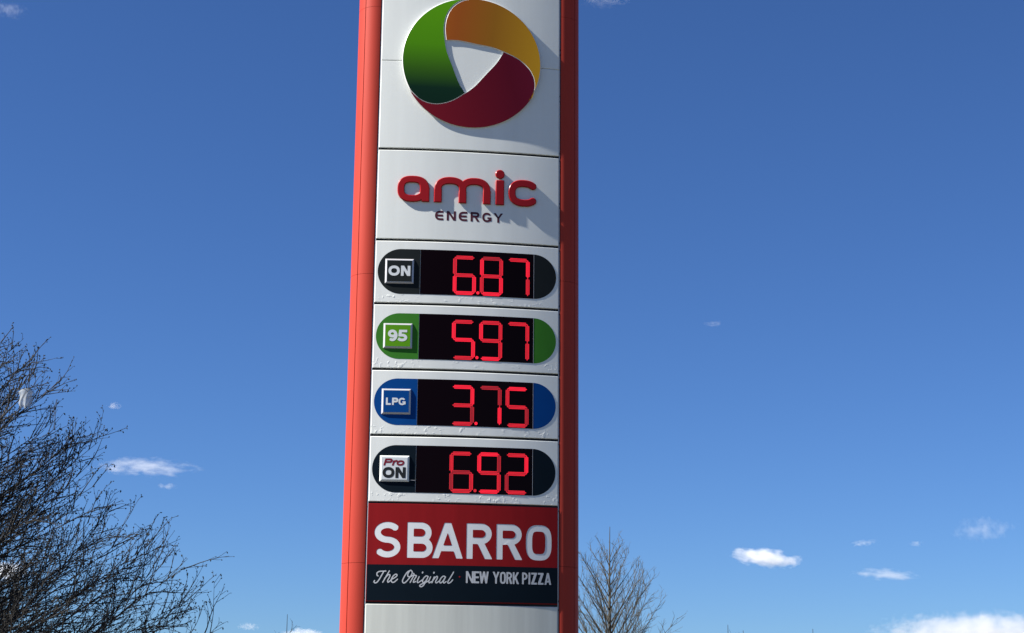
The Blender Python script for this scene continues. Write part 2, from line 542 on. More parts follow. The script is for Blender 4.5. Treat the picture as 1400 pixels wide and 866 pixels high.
def post_profile(side):
    xc, yc, ax, b = 1.025, 0.223, 0.221, 0.22
    lim = math.acos((1.012 - xc) / ax)                     # cut where it meets the panels
    P = []
    a0, a1 = -lim, lim
    groove = R(-46.0)
    n_ = 72
    for i in range(n_ + 1):
        a = a0 + (a1 - a0) * i / n_
        P.append((a, 1.0))
    out = []
    gw = R(1.15)
    for g in (groove, -groove):
        P = [q for q in P if abs(q[0] - g) > gw * 1.3]
        P += [(g - gw, 1.0), (g - gw * .8, 0.955), (g + gw * .8, 0.955), (g + gw, 1.0)]
    P.sort()
    for a, k in P:
        x, y = xc + ax * k * math.cos(a), yc + b * k * math.sin(a)
        out.append((x * side, y))
    return out

def prism(prof, z0, z1):
    k = len(prof)
    V = [(x, y, z0) for x, y in prof] + [(x, y, z1) for x, y in prof]
    F = [(i, (i + 1) % k, k + (i + 1) % k, k + i) for i in range(k)] + [tuple(range(k)), tuple(range(k, 2 * k))]
    return mesh(V, F, smooth=28)

for side in (-1, 1):
    prof = post_profile(side)
    z = 0.25
    for z1 in (3.10, 6.176, 9.25, TOP):
        obj('post_section', prism(prof, z + .0015, z1 - .0015), sign, [M_red_post])
        z = z1
    xa, xb = 1.02 * side, 1.20 * side
    obj('post_core', prism([(xa, .05), (xb, .10), (xb, .30), (xa, .35)], 0.1, TOP - .01), sign, [M_dark])
obj('frame', prism([(-1.006, .012), (-.5, -.012), (0, -.022), (.5, -.012), (1.006, .012), (1.006, .388), (-1.006, .388)], 0.1, TOP - .02), sign, [M_dark])
pl = [(-1.30, -.10), (1.30, -.10), (1.30, .50), (-1.30, .50)]
obj('plinth', prism(pl, 0.0, 0.25), sign, [material('concrete', (.32, .31, .29), .9, .3, var=.2, vscale=8, bump=.3)])
obj('top_cap', prism([(-1.20, .05), (-1.05, -.03), (1.05, -.03), (1.20, .05), (1.20, .35), (1.05, .43), (-1.05, .43), (-1.20, .35)], TOP, TOP + .06), sign, [M_red_post])
obj('back_panel', prism([(-.995, .392), (.995, .392), (.5, .432), (0, .446), (-.5, .432)], .27, TOP - .02), sign, [M_white])

SE = [9.76, 8.612, 7.585, 6.556, 5.849, 5.135, 4.429, 3.721, 2.695, 0.27]
GAP = 0.0125
def panel(name, z0, z1, mat, x=0.993, g0=GAP, g1=GAP):
    o = obj(name, curved_panel(-x, x, g0, z1 - z0 - g1), sign, [mat])
    o.location = (0, 0, z0)
    return o
upper = panel('logo_panel', SE[1], SE[0], M_white, g0=.0015)
lower = panel('logo_panel', SE[2], SE[1], M_white, g1=.0015)
brand = panel('brand_panel', SE[3], SE[2], M_white)
prices = [panel('price_panel', SE[i + 1], SE[i], M_price) for i in range(3, 7)]
advert = panel('advert_panel', SE[8], SE[7], M_advert_red, g0=.012, g1=.008)
blank = panel('blank_panel', SE[9], SE[8], M_blank, g1=.012)

# clips that hold the sheets, in the slot between sheet and post
clip_me = mesh([(sx * .006, sy * .006, sz * .009) for sx in (-1, 1) for sy in (-1, 1) for sz in (-1, 1)],
               [(0, 1, 3, 2), (4, 6, 7, 5), (0, 4, 5, 1), (2, 3, 7, 6), (0, 2, 6, 4), (1, 5, 7, 3)])
clip_me.materials.append(M_bolt)
for zc in SE[2:9]:
    for sx in (-1, 1):
        for dz in (-.045, .045):
            c = link(bpy.data.objects.new('clip', clip_me), sign); c.location = (sx * 1.003, .012, zc + dz)
for zc in (8.85, 8.79, 8.30, 8.24, 7.05, 7.0):
    for sx in (-1, 1):
        c = link(bpy.data.objects.new('clip', clip_me), sign); c.location = (sx * 1.003, .012, zc)

# slim trim strips at the sheet edges, either side of the slot
for sx in (-1, 1):
    obj('edge_trim', prism([(sx * .9945, .004), (sx * 1.0035, .008), (sx * 1.0035, .05), (sx * .9945, .05)], .3, TOP - .03), sign, [M_alu])

def part(name, me, parent, mats, dz=0.0):
    """a part whose mesh is in the sign's coordinates, hung under a panel that starts at another height"""
    o = obj(name, me, parent, mats)
    o.location = (0, 0, -parent.location.z)
    return o

# ------------------------------------------------------------------ swirl logo
rel = [(0, .49), (-13.5, .655), (-24, .80), (-33, .90), (-42, .962), (-52, 1.0)]
side_ = [(0, .49), (-14, .392), (-28, .330), (-44, .290), (-60, .277), (-76, .288), (-92, .328), (-106, .392), (-120, .49)]
def polar(a, r): return (r * math.cos(R(a)), r * math.sin(R(a)))
def petal(T):
    tail = spline([polar(T + a, r) for a, r in rel], 6)
    rim = [polar(T - 52 - 120 * i / 40, 1.0) for i in range(1, 41)]
    inner = spline([polar(T + a, r) for a, r in side_[:-1]] + [polar(T - 120 + a, r) for a, r in rel], 6)[::-1]
    pts = tail + rim + inner[1:-1]
    # pull in a hair so neighbouring pieces leave a seam
    P = np.array(pts); out = []
    k = len(P)
    area = 0.5 * np.sum(P[:, 0] * np.roll(P[:, 1], -1) - np.roll(P[:, 0], -1) * P[:, 1])
    sg = 1 if area > 0 else -1
    for i in range(k):
        d = P[(i + 1) % k] - P[i - 1]; d = d / (np.hypot(*d) + 1e-9)
        out.append(tuple(P[i] + sg * np.array([-d[1], d[0]]) * 0.0055))
    return [(LOGO_X + LOGO_R * x, LOGO_Z + LOGO_R * .985 * y) for x, y in out]
def petal_obj(T, mat, label):
    me = solid([petal(T)], 0.034, 0.006, d0=0.0, flat=-BULGE + .0175)
    me.materials.append(mat); me.materials.append(M_rim)
    me.calc_loop_triangles()
    ymin = {}
    for pl_ in me.polygons:
        pl_.material_index = 0 if abs(pl_.normal.y) > 0.93 else 1
    o = part('logo_swirl', me, upper, [])
    o['label'] = label
    return o
part('logo_disc', solid([arc(LOGO_X, LOGO_Z, LOGO_R * .95, LOGO_R * .935, 0, 360, 64)[:-1]], .030, d0=0.0, flat=-BULGE + .026), upper, [M_white])
M_rim = material('logo_rim', (0.55, 0.56, 0.56), 0.35, 0.5)
petal_obj(141, gradient_mat('orange_print', [(0.0, (0.4576, 0.1144, 0.0106)), (.36, (0.2904, 0.0748, 0.0106)), (.62, (0.2376, 0.1012, 0.0088)), (1.0, (0.3520, 0.1936, 0.0106))], (1.0, -0.12)), 'orange to yellow swirl of the round logo')
petal_obj(21, gradient_mat('red_print', [(0.0, (0.1760, 0.0088, 0.0158)), (.45, (0.1100, 0.0053, 0.0123)), (.75, (0.0748, 0.0035, 0.0114)), (1.0, (0.0880, 0.0053, 0.0176))], (1.0, 0.25)), 'dark red swirl of the round logo')
petal_obj(261, gradient_mat('green_print', [(0.0, (0.0029, 0.0159, 0.0087)), (.30, (0.0057, 0.0253, 0.0116)), (.44, (0.0361, 0.1155, 0.0072)), (.62, (0.0758, 0.2598, 0.0043)), (1.0, (0.1010, 0.3319, 0.0043))], (0.0, 1.0)), 'green swirl of the round logo')

# ------------------------------------------------------------------ brand lettering
ZB = 6.984
for g, x in ((gm_a(), -.783), (gm_m(), -.384), (gm_i(), .287), (gm_c(), .428)):
    lp = g.loops(.007)
    part('letter', solid(lp, .0245, .008, d0=.001, dx=x, dz=ZB, slices=[-.75 + .05 * i for i in range(31)]), brand, [M_letter_red])
ZE, HE, TE = 6.787, .107, .0232
for fn, x, w in ((ge_E, -.367, .091), (gN, -.240, .099), (ge_E, -.111, .093), (gR, .019, .099), (gG, .146, .102), (gY, .270, .104)):
    part('letter', solid(fn(w, HE, TE).loops(.0035), .0007, d0=.0004, dx=x, dz=ZE), brand, [M_energy])

# ------------------------------------------------------------------ price panels
PR, XD0, XD1, XE = .248, -.514, .717, .966
def cap_left():
    c = -XE + PR
    xs = [c - PR * math.cos(R(90 * i / 22)) for i in range(23)] + [c + (XD0 - c) * i / 4 for i in range(1, 5)]
    h = [math.sqrt(max(0, PR * PR - min(0, x - c) ** 2)) for x in xs]
    return xs, h
def cap_right():
    c = XE - PR
    xs = [max(XD1 + .004, c) + 0] + [c + PR * math.sin(R(90 * i / 22)) for i in range(1, 23)]
    xs = sorted(set([XD1 + .004] + [x for x in xs if x > XD1 + .006]))
    h = [math.sqrt(max(0, PR * PR - max(0, x - c) ** 2)) for x in xs]
    return xs, h
SEGS = {'0': 'abcdef', '1': 'bc', '2': 'abged', '3': 'abgcd', '4': 'fgbc', '5': 'afgcd', '6': 'afgedc', '7': 'abc', '8': 'abcdefg', '9': 'abcdfg'}
DW, DH, DT = .250, .434, .041
def segment_mesh(ch, x0, zc, lvl):
    """one lit bar: dim body carrying three rows of bright diodes"""
    zt, zm, zb = zc + DH / 2 - DT / 2, zc, zc - DH / 2 + DT / 2
    xl, xr = x0 + DT / 2, x0 + DW - DT / 2
    ends = {'a': ((xl, zt), (xr, zt)), 'g': ((xl, zm), (xr, zm)), 'd': ((xl, zb), (xr, zb)),
            'f': ((xl, zt), (xl, zm)), 'b': ((xr, zt), (xr, zm)), 'e': ((xl, zm), (xl, zb)), 'c': ((xr, zm), (xr, zb))}
    (ax, az), (bx, bz) = ends[ch]
    L = math.hypot(bx - ax, bz - az); ux, uz = (bx - ax) / L, (bz - az) / L
    nx_, nz_ = -uz, ux
    V, F, mi = [], [], []
    def hexbar(off, half, pad, d, mat):
        e0, e1 = pad, L - pad
        s = len(V)
        for u, o in ((e0, off), (e0 + half, off + half), (e1 - half, off + half), (e1, off), (e1 - half, off - half), (e0 + half, off - half)):
            V.append(on_face(ax + ux * u + nx_ * o, az + uz * u + nz_ * o, d))
        F.append(tuple(range(s, s + 6))); mi.append(mat)
    hexbar(0, DT * .50, .0015, .0028, 0)
    def dot(u, o, h, d):
        s = len(V)
        for du, do in ((-h, -h), (h, -h), (h, h), (-h, h)):
            V.append(on_face(ax + ux * (u + du) + nx_ * (o + do), az + uz * (u + du) + nz_ * (o + do), d))
        F.append(tuple(range(s, s + 4))); mi.append(1)
    for off in (-.0145, 0, .0145):
        e0 = .006 + abs(off); cnt = int(round((L - 2 * e0) / .0112))
        for q in range(cnt + 1):
            dot(e0 + (L - 2 * e0) * q / cnt, off, .0044, .0036)
    me = bpy.data.meshes.new('segment'); me.from_pydata(V, [], F)
    for x in (M_led_back[lvl], M_led[lvl]): me.materials.append(x)
    me.polygons.foreach_set('material_index', mi)
    for pl_ in me.polygons:
        if pl_.normal.y > 0: pl_.flip()
    return me

# brightness of each bar, as lit in the photograph: 0 dull, 1 middle, 2 bright (order of SEGS)
ROWS = [
    dict(z=6.205, film=M_slate, digits=('6', '8', '7'), lv=('111222', '0122121', '121'), badge='ON'),
    dict(z=5.495, film=M_green, digits=('5', '9', '7'), lv=('12221', '111221', '111'), badge='95'),
    dict(z=4.787, film=M_blue, digits=('3', '7', '5'), lv=('22101', '002', '21101'), badge='LPG'),
    dict(z=4.077, film=M_navy, digits=('6', '9', '2'), lv=('110011', '201221', '12101'), badge='Pro'),
]
def text_row(chars, x0, z0, h, depth, d0, parent, mat, step, name='letter'):
    depth = .0008
    for fn, x, w, t in chars:
        part(name, solid(fn(w, h, t).loops(step), depth, d0=d0, dx=x0 + x, dz=z0), parent, [mat])

def badge(parent, zc, face):
    x0, x1, h, d, b = -.887, -.582, .272, .016, .020
    V, F = [], []
    def ring(i, dd):
        s = len(V)
        for x, z in ((x0 + i, zc - h / 2 + i), (x1 - i, zc - h / 2 + i), (x1 - i, zc + h / 2 - i), (x0 + i, zc + h / 2 - i)):
            V.append(on_face(x, z, dd))
        return s
    r = [ring(0, .002), ring(0, .006), ring(b * .8, d), ring(b, d)]
    for a, c in zip(r, r[1:]):
        for i in range(4):
            F.append((a + i, a + (i + 1) % 4, c + (i + 1) % 4, c + i))
    F.append((r[-1], r[-1] + 1, r[-1] + 2, r[-1] + 3)); F.append((0, 3, 2, 1))
    part('badge_frame', mesh(V, F), parent, [M_alu if face is not M_text else M_white])
    xs = [x0 + b + (x1 - x0 - 2 * b) * i / 6 for i in range(7)]
    part('badge_face', strip_sheet(xs, [zc - h / 2 + b] * 7, [zc + h / 2 - b] * 7, d + .0016, .001), parent, [face])
    return d + .0016

for pn, row in zip(prices, ROWS):
    zc, film = row['z'], row['film']
    xs, h = cap_left()
    part('film_end', strip_sheet(xs, [zc - q for q in h], [zc + q for q in h], .0013, .001), pn, [film])
    xs, h = cap_right()
    part('film_end', strip_sheet(xs, [zc - q for q in h], [zc + q for q in h], .0013, .001), pn, [film])
    k = 14
    xs = [XD0 + .003 + (XD1 - XD0 - .003) * i / k for i in range(k + 1)]
    part('display', strip_sheet(xs, [zc - PR] * (k + 1), [zc + PR] * (k + 1), .0017, .0013), pn, [M_screen])
    part('display_edge', strip_sheet([XD1 + .0006, XD1 + .0034], [zc - PR] * 2, [zc + PR] * 2, .0022, .0018), pn, [M_alu])
    for i, (ch, lv) in enumerate(zip(row['digits'], row['lv'])):
        for sg, b_ in zip(SEGS[ch], lv):
            o = obj('digit_segment', segment_mesh(sg, -.162 + .292 * i, zc - .024, int(b_)), pn)
            o.location = (0, 0, -pn.location.z)
    dp = arc(-.162 + .272, zc - .024 - DH / 2 + .028, .017, .017, 0, 360, 10)[:-1]
    part('decimal_point', solid([dp], .0014, d0=.0022), pn, [M_led[0 if row['badge'] == 'Pro' else 2]])
    face = {'ON': M_slate, '95': M_badge_green, 'LPG': M_blue, 'Pro': M_text}[row['badge']]
    d = badge(pn, zc, face) + .0004
    if row['badge'] == 'ON':
        text_row([(gO, 0, .120, .029), (gN, .133, .100, .029)], -.852, zc - .054, .112, .002, d, pn, M_text, .0035)
    elif row['badge'] == '95':
        text_row([(g9, 0, .102, .030), (g5, .106, .102, .030)], -.840, zc - .062, .126, .002, d, pn, M_text, .0035)
    elif row['badge'] == 'LPG':
        text_row([(gL, 0, .052, .019), (gP, .064, .066, .019), (gG, .132, .074, .018)], -.842, zc - .040, .078, .002, d, pn, M_text, .003)
    else:
        t = .0190
        def iP(w, h, t): return gP(w, h, t).shear(.28)
        def ir(w, h, t):
            return Glyph().box(0, 0, t, h * .74).stroke([(t * .6, h * .40)] + arc(w * .75, h * .42, w * .55, h * .25, 165, 80, 10), t).shear(.28)
        def io(w, h, t):
            return Glyph().stroke(arc(w / 2, h * .38, (w - t) / 2, (h * .78 - t) / 2, 0, 360, 36, 2.3), t).shear(.28)
        text_row([(iP, 0, .082, t), (ir, .088, .050, t), (io, .130, .080, t)], -.852, zc + .030, .074, .002, d, pn, M_pro, .003)
        text_row([(gO, 0, .122, .031), (gN, .133, .106, .031)], -.857, zc - .100, .114, .002, d, pn, M_text_dark, .0035)
        part('loose_wire', strip_sheet([-.582, -.56, -.535, -.516], [zc - .122, zc - .120, zc - .122, zc - .121], [zc - .1185, zc - .1165, zc - .1185, zc - .1175], .008, .003), pn, [M_alu])

# ------------------------------------------------------------------ restaurant advert
SB_Z0, SB_H, SB_T = 3.156, .366, .066
sb = [(gS, -.923, .270, .064), (gB, -.585, .264, SB_T), (gA, -.327, .320, SB_T), (gR, .028, .272, SB_T), (gR, .341, .275, SB_T), (gOc, .653, .273, .066)]
xs_cut = [-.95 + .05 * i for i in range(39)]
holes = []
for fn, x, w, t in sb:
    lp = fn(w, SB_H, t).loops(.007)
    part('letter', solid(lp, .0006, d0=.0006, dx=x, dz=SB_Z0, slices=xs_cut), advert, [M_letter_white])
    holes += [[(a + x, b_ + SB_Z0) for a, b_ in q] for q in lp]
ZN = 3.084
rect = [(-.990, ZN), (.990, ZN), (.990, SE[7] - .011), (-.990, SE[7] - .011)]
part('red_film', solid([rect] + holes, .0005, d0=.0018, slices=xs_cut), advert, [M_advert_red])
k = 16
xs = [-.990 + 1.98 * i / k for i in range(k + 1)]
part('navy_film', strip_sheet(xs, [SE[8] + .020] * (k + 1), [ZN - .0008] * (k + 1), .0042, .003), advert, [M_navy])

def sc(pts): return [(-.919 + (x - 105) * .000748, 2.899 + (270 - y) * .000755) for x, y in pts]
def word(strokes, dots=()):
    g = Glyph()
    for s in strokes: g.stroke(spline(sc(s), 6), .0115, butt=False)
    for d in dots: g.stroke(sc([d, (d[0] + 3, d[1] - 8)]), .0150, butt=False)
    return g
the = word([
    [(165, 182), (150, 168), (153, 138), (185, 120), (225, 117), (270, 114)],
    [(244, 118), (215, 170), (185, 225), (155, 265), (128, 276), (112, 262), (120, 244)],
    [(318, 112), (280, 180), (232, 266)], [(255, 218), (298, 168), (327, 164), (322, 195), (298, 243), (306, 265), (338, 240)],
    [(345, 228), (395, 202), (425, 172), (410, 155), (375, 177), (348, 228), (356, 262), (388, 262), (432, 222)]])
orig = word([
    [(600, 105), (560, 130), (515, 205), (501, 250), (520, 273), (556, 250), (612, 180), (633, 130), (616, 102), (600, 105), (576, 140), (572, 178), (602, 188), (650, 165)],
    [(652, 142), (664, 166), (690, 172), (678, 198), (656, 236), (652, 262), (682, 250)], [(652, 178), (606, 264)],
    [(728, 185), (705, 240), (710, 265), (740, 250), (775, 225)],
    [(850, 182), (825, 172), (790, 205), (775, 245), (790, 262), (822, 238), (852, 182)], [(852, 182), (820, 250), (785, 305), (755, 320), (738, 308), (756, 288), (812, 262), (866, 236)],
    [(885, 185), (862, 240), (868, 265), (898, 248)],
    [(935, 185), (905, 264)], [(915, 235), (955, 186), (978, 178), (975, 206), (955, 245), (965, 265), (1000, 242)],
    [(1088, 182), (1060, 172), (1025, 205), (1010, 245), (1025, 265), (1058, 235), (1090, 182)], [(1090, 182), (1064, 240), (1070, 265), (1100, 245)],
    [(1200, 115), (1160, 185), (1124, 245), (1131, 267), (1162, 252), (1190, 220)]], dots=((772, 132), (928, 132)))
for g in (the, orig):
    part('script_word', solid(g.loops(.0026), .0006, d0=.0044), advert, [M_script])
part('bullet_dot', solid([arc(-.037, 2.969, .009, .009, 0, 360, 10)[:-1]], .0006, d0=.0044), advert, [M_advert_red])
HN, TN = .121, .0185
for chars, x0, total in (([(gN, .080), (gE, .056), (gW, .098)], .029, .236), ([(gY, .072), (gOc, .062), (gR, .062), (gK, .066)], .306, .277), ([(gP, .058), (gI, TN), (gZ, .060), (gZ, .060), (gA, .072)], .615, .309)):
    sp = (total - sum(c[1] for c in chars)) / (len(chars) - 1)
    x = x0
    for fn, w in chars:
        part('letter', solid(fn(w, HN, TN).loops(.0035), .0006, d0=.0044, dx=x, dz=2.907), advert, [M_script])
        x += w + sp

# ------------------------------------------------------------------ bare trees
class Tubes:
    def __init__(self): self.v = []; self.f = []; self.n = 0
    def tube(self, pts, rad, sides):
        base = self.n; k = len(pts)
        up_ = Vector((0.31, 0.17, 0.94))
        for i, p_ in enumerate(pts):
            t = (pts[min(i + 1, k - 1)] - pts[max(i - 1, 0)])
            if t.length < 1e-9: t = Vector((0, 0, 1))
            t.normalize()
            a = t.cross(up_)
            if a.length < 1e-3: a = t.cross(Vector((1, 0, 0)))
            a.normalize(); b = t.cross(a)
            r = rad[i]
            for s in range(sides):
                an = 2 * math.pi * s / sides
                self.v.append(p_ + a * (r * math.cos(an)) + b * (r * math.sin(an)))
        for i in range(k - 1):
            for s in range(sides):
                s2 = (s + 1) % sides
                self.f.append((base + i * sides + s, base + i * sides + s2, base + (i + 1) * sides + s2, base + (i + 1) * sides + s))
        self.n += k * sides
    def bud(self, p_, d, L, w):
        a = d.orthogonal().normalized(); b = d.cross(a)
        base = self.n
        m_ = p_ + d * (L * .45)
        self.v += [p_, m_ + a * w, m_ + b * w, m_ - a * w, m_ - b * w, p_ + d * L]
        for i in range(4):
            j = (i + 1) % 4
            self.f += [(base, base + 1 + j, base + 1 + i), (base + 5, base + 1 + i, base + 1 + j)]
        self.n += 6
    def build(self, name, mat, parent):
        me = bpy.data.meshes.new(name)
        me.from_pydata([tuple(q) for q in self.v], [], self.f)
        me.polygons.foreach_set('use_smooth', [True] * len(me.polygons))
        return obj(name, me, parent, [mat])

def bark(name, c, var=0.35):
    return material(name, c, 0.85, 0.2, var=var, vscale=7, vstretch=(1, 1, .4))
M_bark = bark('alder_bark', (.036, .034, .032))
M_twig = bark('alder_twig', (.039, .037, .035))
M_bud = bark('catkin_brown', (.029, .028, .022), .5)
M_bark2 = bark('grey_bark', (.070, .064, .054))
M_twig2 = bark('pale_twig', (.092, .088, .072))

def walk(rng, p0, d0, L, nseg, wob, lift):
    pts = [p0.copy()]; d = d0.normalized()
    for i in range(nseg):
        d = d + Vector((rng.gauss(0, wob), rng.gauss(0, wob), rng.gauss(0, wob) + lift))
        d.normalize()
        pts.append(pts[-1] + d * (L / nseg))
    return pts

def lerp_path(pts, t):
    k = len(pts) - 1
    u = min(max(t * k, 0), k - 1e-6); i = int(u)
    return pts[i].lerp(pts[i + 1], u - i), (pts[i + 1] - pts[i]).normalized()

def taper(r0, r1, k): return [r0 + (r1 - r0) * (i / (k - 1)) ** .8 for i in range(k)]

def spread(rng, d, ang, az=None):
    a = d.orthogonal().normalized(); b = d.cross(a)
    q = rng.uniform(0, 2 * math.pi) if az is None else az
    return (d * math.cos(ang) + (a * math.cos(q) + b * math.sin(q)) * math.sin(ang)).normalized()

def twigs(rng, T, Bd, pts, L, P, depth=0):
    """side shoots along a branch, then buds at their tips"""
    cnt = max(2, int(L * P['per_m'][depth] * rng.uniform(.85, 1.15)))
    for j in range(cnt):
        t = P['from'][depth] + (1 - P['from'][depth]) * (j + rng.random()) / cnt
        p_, d = lerp_path(pts, min(t, .995))
        l2 = L * P['ratio'][depth] * (1.15 - t * .75) * rng.uniform(.55, 1.2)
        l2 = max(l2, P['minlen'][depth])
        d2 = spread(rng, d, R(rng.uniform(*P['ang'])))
        d2.z += P['rise']; d2.normalize()
        ns = P['nseg'][depth]
        q = walk(rng, p_, d2, l2, ns, P['wob'] * 1.3, P['lift'])
        r0 = P['rad'][depth] * rng.uniform(.75, 1.15)
        T.tube(q, taper(r0, P['tip'], ns + 1), 4 if depth == 0 else 3)
        if depth + 1 < len(P['per_m']):
            twigs(rng, T, Bd, q, l2, P, depth + 1)
        if Bd is not None and (depth >= 1 or rng.random() < .6):
            nb = rng.choice(P['buds'])
            for b_ in range(nb):
                tb = rng.uniform(.35, 1.0) if b_ else 1.0
                pb, db = lerp_path(q, tb)
                dd = spread(rng, db, R(rng.uniform(15, 75)))
                s = rng.uniform(*P['budsize'])
                if rng.random() < .25:           # small cone hanging on a stalk
                    dd = Vector((rng.gauss(0, .4), rng.gauss(0, .4), -1 + rng.random() * .8)).normalized(); s *= 1.25
                Bd.bud(pb, dd, s, s * .30)

def conic_tree(name, label, base, height, seed, P, mats, group=None, targets=()):
    rng = random.Random(seed)
    root = empty(name, base)
    tag(root, label, 'tree', group)
    trunk = Tubes(); T = Tubes(); Bd = Tubes() if P['buds'] else None
    tp = [Vector((0, 0, -.05))]
    nt_ = 16
    dx = dy = 0
    for i in range(1, nt_ + 1):
        dx += rng.gauss(0, P['trunk_wob']) * height; dy += rng.gauss(0, P['trunk_wob']) * height
        k = 1 - i / nt_ * .6
        tp.append(Vector((dx * k, dy * k, height * i / nt_)))
    trunk.tube(tp, [P['trunk_r'] * (1 - .97 * (i / nt_)) + .004 for i in range(nt_ + 1)], 8)
    for i in range(P['n']):
        f_ = (i + rng.random() * .8) / P['n']
        zs = P['z0'] + (height * P.get('top', .93) - P['z0']) * f_ ** P.get('zpow', 1.0)
        az = i * 2.39996 + rng.gauss(0, .25)
        if P.get('face') and rng.random() < P['face']:          # heavier on its open, sunny side
            az = rng.uniform(-1.45, 1.2)
        reach = P['reach'](zs) * rng.uniform(*P.get('rnd', (.82, 1.03))) * (1 - .12 * max(0, -math.sin(az)))
        if reach < .12: reach = .12
        sl_ = math.atan(P['slope'](zs) * rng.uniform(.85, 1.15))
        d = Vector((math.cos(az) * math.cos(sl_), math.sin(az) * math.cos(sl_), math.sin(sl_)))
        L = reach / math.cos(sl_)
        p_, _ = lerp_path(tp, zs / height)
        ns = max(5, int(L * 5))
        d.z -= P['lift'] * ns * .35
        q = walk(rng, p_, d, L, ns, P['wob'] * .6, P['lift'])
        r0 = P['branch_r'] * (L / P['reach'](P['z0'])) ** .7 * rng.uniform(.85, 1.15)
        trunk.tube(q, taper(r0, P['tip'] * 1.3, ns + 1), 5)
        twigs(rng, T, Bd, q, L, P)
    for (p1, r0) in targets:
        a, _ = lerp_path(tp, max(.05, (p1.z - 1.0) / height))
        mid = a.lerp(p1, .55) + Vector((0, 0, -.12))
        q = [Vector(v_ + (0,)) if len(v_) == 2 else Vector(v_) for v_ in spline([tuple(a), tuple(mid), tuple(p1)], 6)]
        trunk.tube(q, taper(r0, P['tip'] * 3.0, len(q)), 5)
        twigs(rng, T, Bd, q, (p1 - a).length, P)
    trunk.build('trunk', mats[0], root)
    c = T.build('crown', mats[1], root)
    if Bd is not None:
        tag(Bd.build('catkins', mats[2], c), kind='stuff')
    return root

def table(z, T):
    for (z0, r0), (z1, r1) in zip(T, T[1:]):
        if z <= z1: return r0 + (r1 - r0) * max(0, (z - z0)) / (z1 - z0)
    return T[-1][1]
ALDER_REACH = [(.2, 2.66), (.73, 2.47), (1.18, 2.26), (1.86, 1.95), (2.67, 1.48), (3.19, 1.12), (4.2, .50), (5.2, .15)]
ALDER = dict(n=310, z0=.22, zpow=.92, reach=lambda z: table(z, ALDER_REACH), slope=lambda z: .75,
             lift=.008, wob=.055, rise=.16, ang=(22, 52), branch_r=.017, trunk_r=.075, trunk_wob=.004, tip=.0011, rnd=(.84, 1.0), face=.7,
             per_m=(12, 19), ratio=(.24, .42), minlen=(.14, .045), nseg=(5, 3), rad=(.0044, .0022), **{'from': (.22, .10)},
             buds=(1, 1, 2, 2), budsize=(.010, .019))
alder_base = Vector((-4.55, 11.0, 0))
scrap_at = Vector((-2.965, 10.123, 3.496))
conic_tree('bare_alder', 'bare alder tree full of small dark catkins with low rising branches', alder_base, 5.2, 11, ALDER, (M_bark, M_twig, M_bud),
           targets=[(scrap_at + Vector((.02, .01, .015)) - alder_base, .016)])

HORN_REACH = [(.9, 1.85), (1.8, 1.72), (3.06, 1.36), (4.24, .90), (5.2, .46), (5.9, .14)]
HORN = dict(n=66, top=.88, z0=.9, zpow=1.0, reach=lambda z: table(z, HORN_REACH), slope=lambda z: 1.40,
            lift=.012, wob=.05, rise=.30, ang=(26, 58), branch_r=.020, trunk_r=.085, trunk_wob=.0015, tip=.0022,
            per_m=(8, 9), ratio=(.30, .42), minlen=(.22, .12), nseg=(5, 3), rad=(.0058, .0038), **{'from': (.10, .12)},
            buds=(), budsize=(.01, .02))
HORN['buds'] = ()
conic_tree('bare_hornbeam', 'slender grey leafless tree with one upright stem beside the red post', (2.47, 42.0, 0), 6.16, 5, HORN, (M_bark2, M_twig2, M_bud))

SAP = dict(HORN); SAP.update(n=14, z0=.8, reach=lambda z: max(.05, .9 * (1 - z / 3.5)), branch_r=.014, trunk_r=.03, per_m=(7, 9))
def sapling(label, x, y, h, seed):
    P = dict(SAP); P['reach'] = lambda z: max(.05, .62 * (1 - (z / h)) ** 1.1)
    return conic_tree('bare_sapling', label, (x, y, 0), h, seed, P, (M_bark, M_twig, M_bud), 'leafless saplings along the verge')
sapling('single leafless sapling tip on the clear side of the red pylon toward the alder', -4.675, 36.0, 3.60, 3)
sapling('leafless sapling tip standing alone beneath the small dense white cloud', 4.61, 36.0, 3.47, 4)
sapling('shortest leafless sapling beside the one beneath the dense white cloud', 4.98, 36.3, 3.37, 8)
sapling('leafless sapling tip standing nearest the wide cloud bank', 6.41, 36.0, 3.40, 9)

# a scrap of plastic film caught on a twig
def film_scrap():
    nx_, nz_ = 12, 14
    V, F = [], []
    rng = random.Random(4)
    for j in range(nz_ + 1):
        v = j / nz_
        for i in range(nx_ + 1):
            u = i / nx_ * 2 - 1
            w = .040 * (1 - .22 * v) * (1 if v > .08 else .72 + 3.5 * v)
            x = u * w + .004 * math.sin(v * 9 + u * 2)
            y = -.016 * math.cos(u * 1.5) + .006 * math.sin(u * 7 + v * 5) * v
            z = -.092 * v + (.010 * (1 - u * u) if j == 0 else .010 * (1 - u * u) * (1 - v)) - (.012 * v * math.sin(u * 8 + 1) if j == nz_ else 0)
            V.append((x, y, z))
    for j in range(nz_):
        for i in range(nx_):
            a = j * (nx_ + 1) + i
            F.append((a, a + 1, a + nx_ + 2, a + nx_ + 1))
    top = len(V); V.append((0, .005, .004))
    for i in range(nx_): F.append((i, top, i + 1))
    return mesh(V, F, smooth=60)
mt = bpy.data.materials.new('milky_film'); mt.use_nodes = True
n, l = nt(mt); p = n['Principled BSDF']
p.inputs['Base Color'].default_value = (.40, .44, .48, 1); p.inputs['Roughness'].default_value = .35
tr = n.new('ShaderNodeBsdfTranslucent'); tr.inputs['Color'].default_value = (.45, .50, .55, 1)
tp_ = n.new('ShaderNodeBsdfTransparent')
m1 = n.new('ShaderNodeMixShader'); m1.inputs[0].default_value = .4
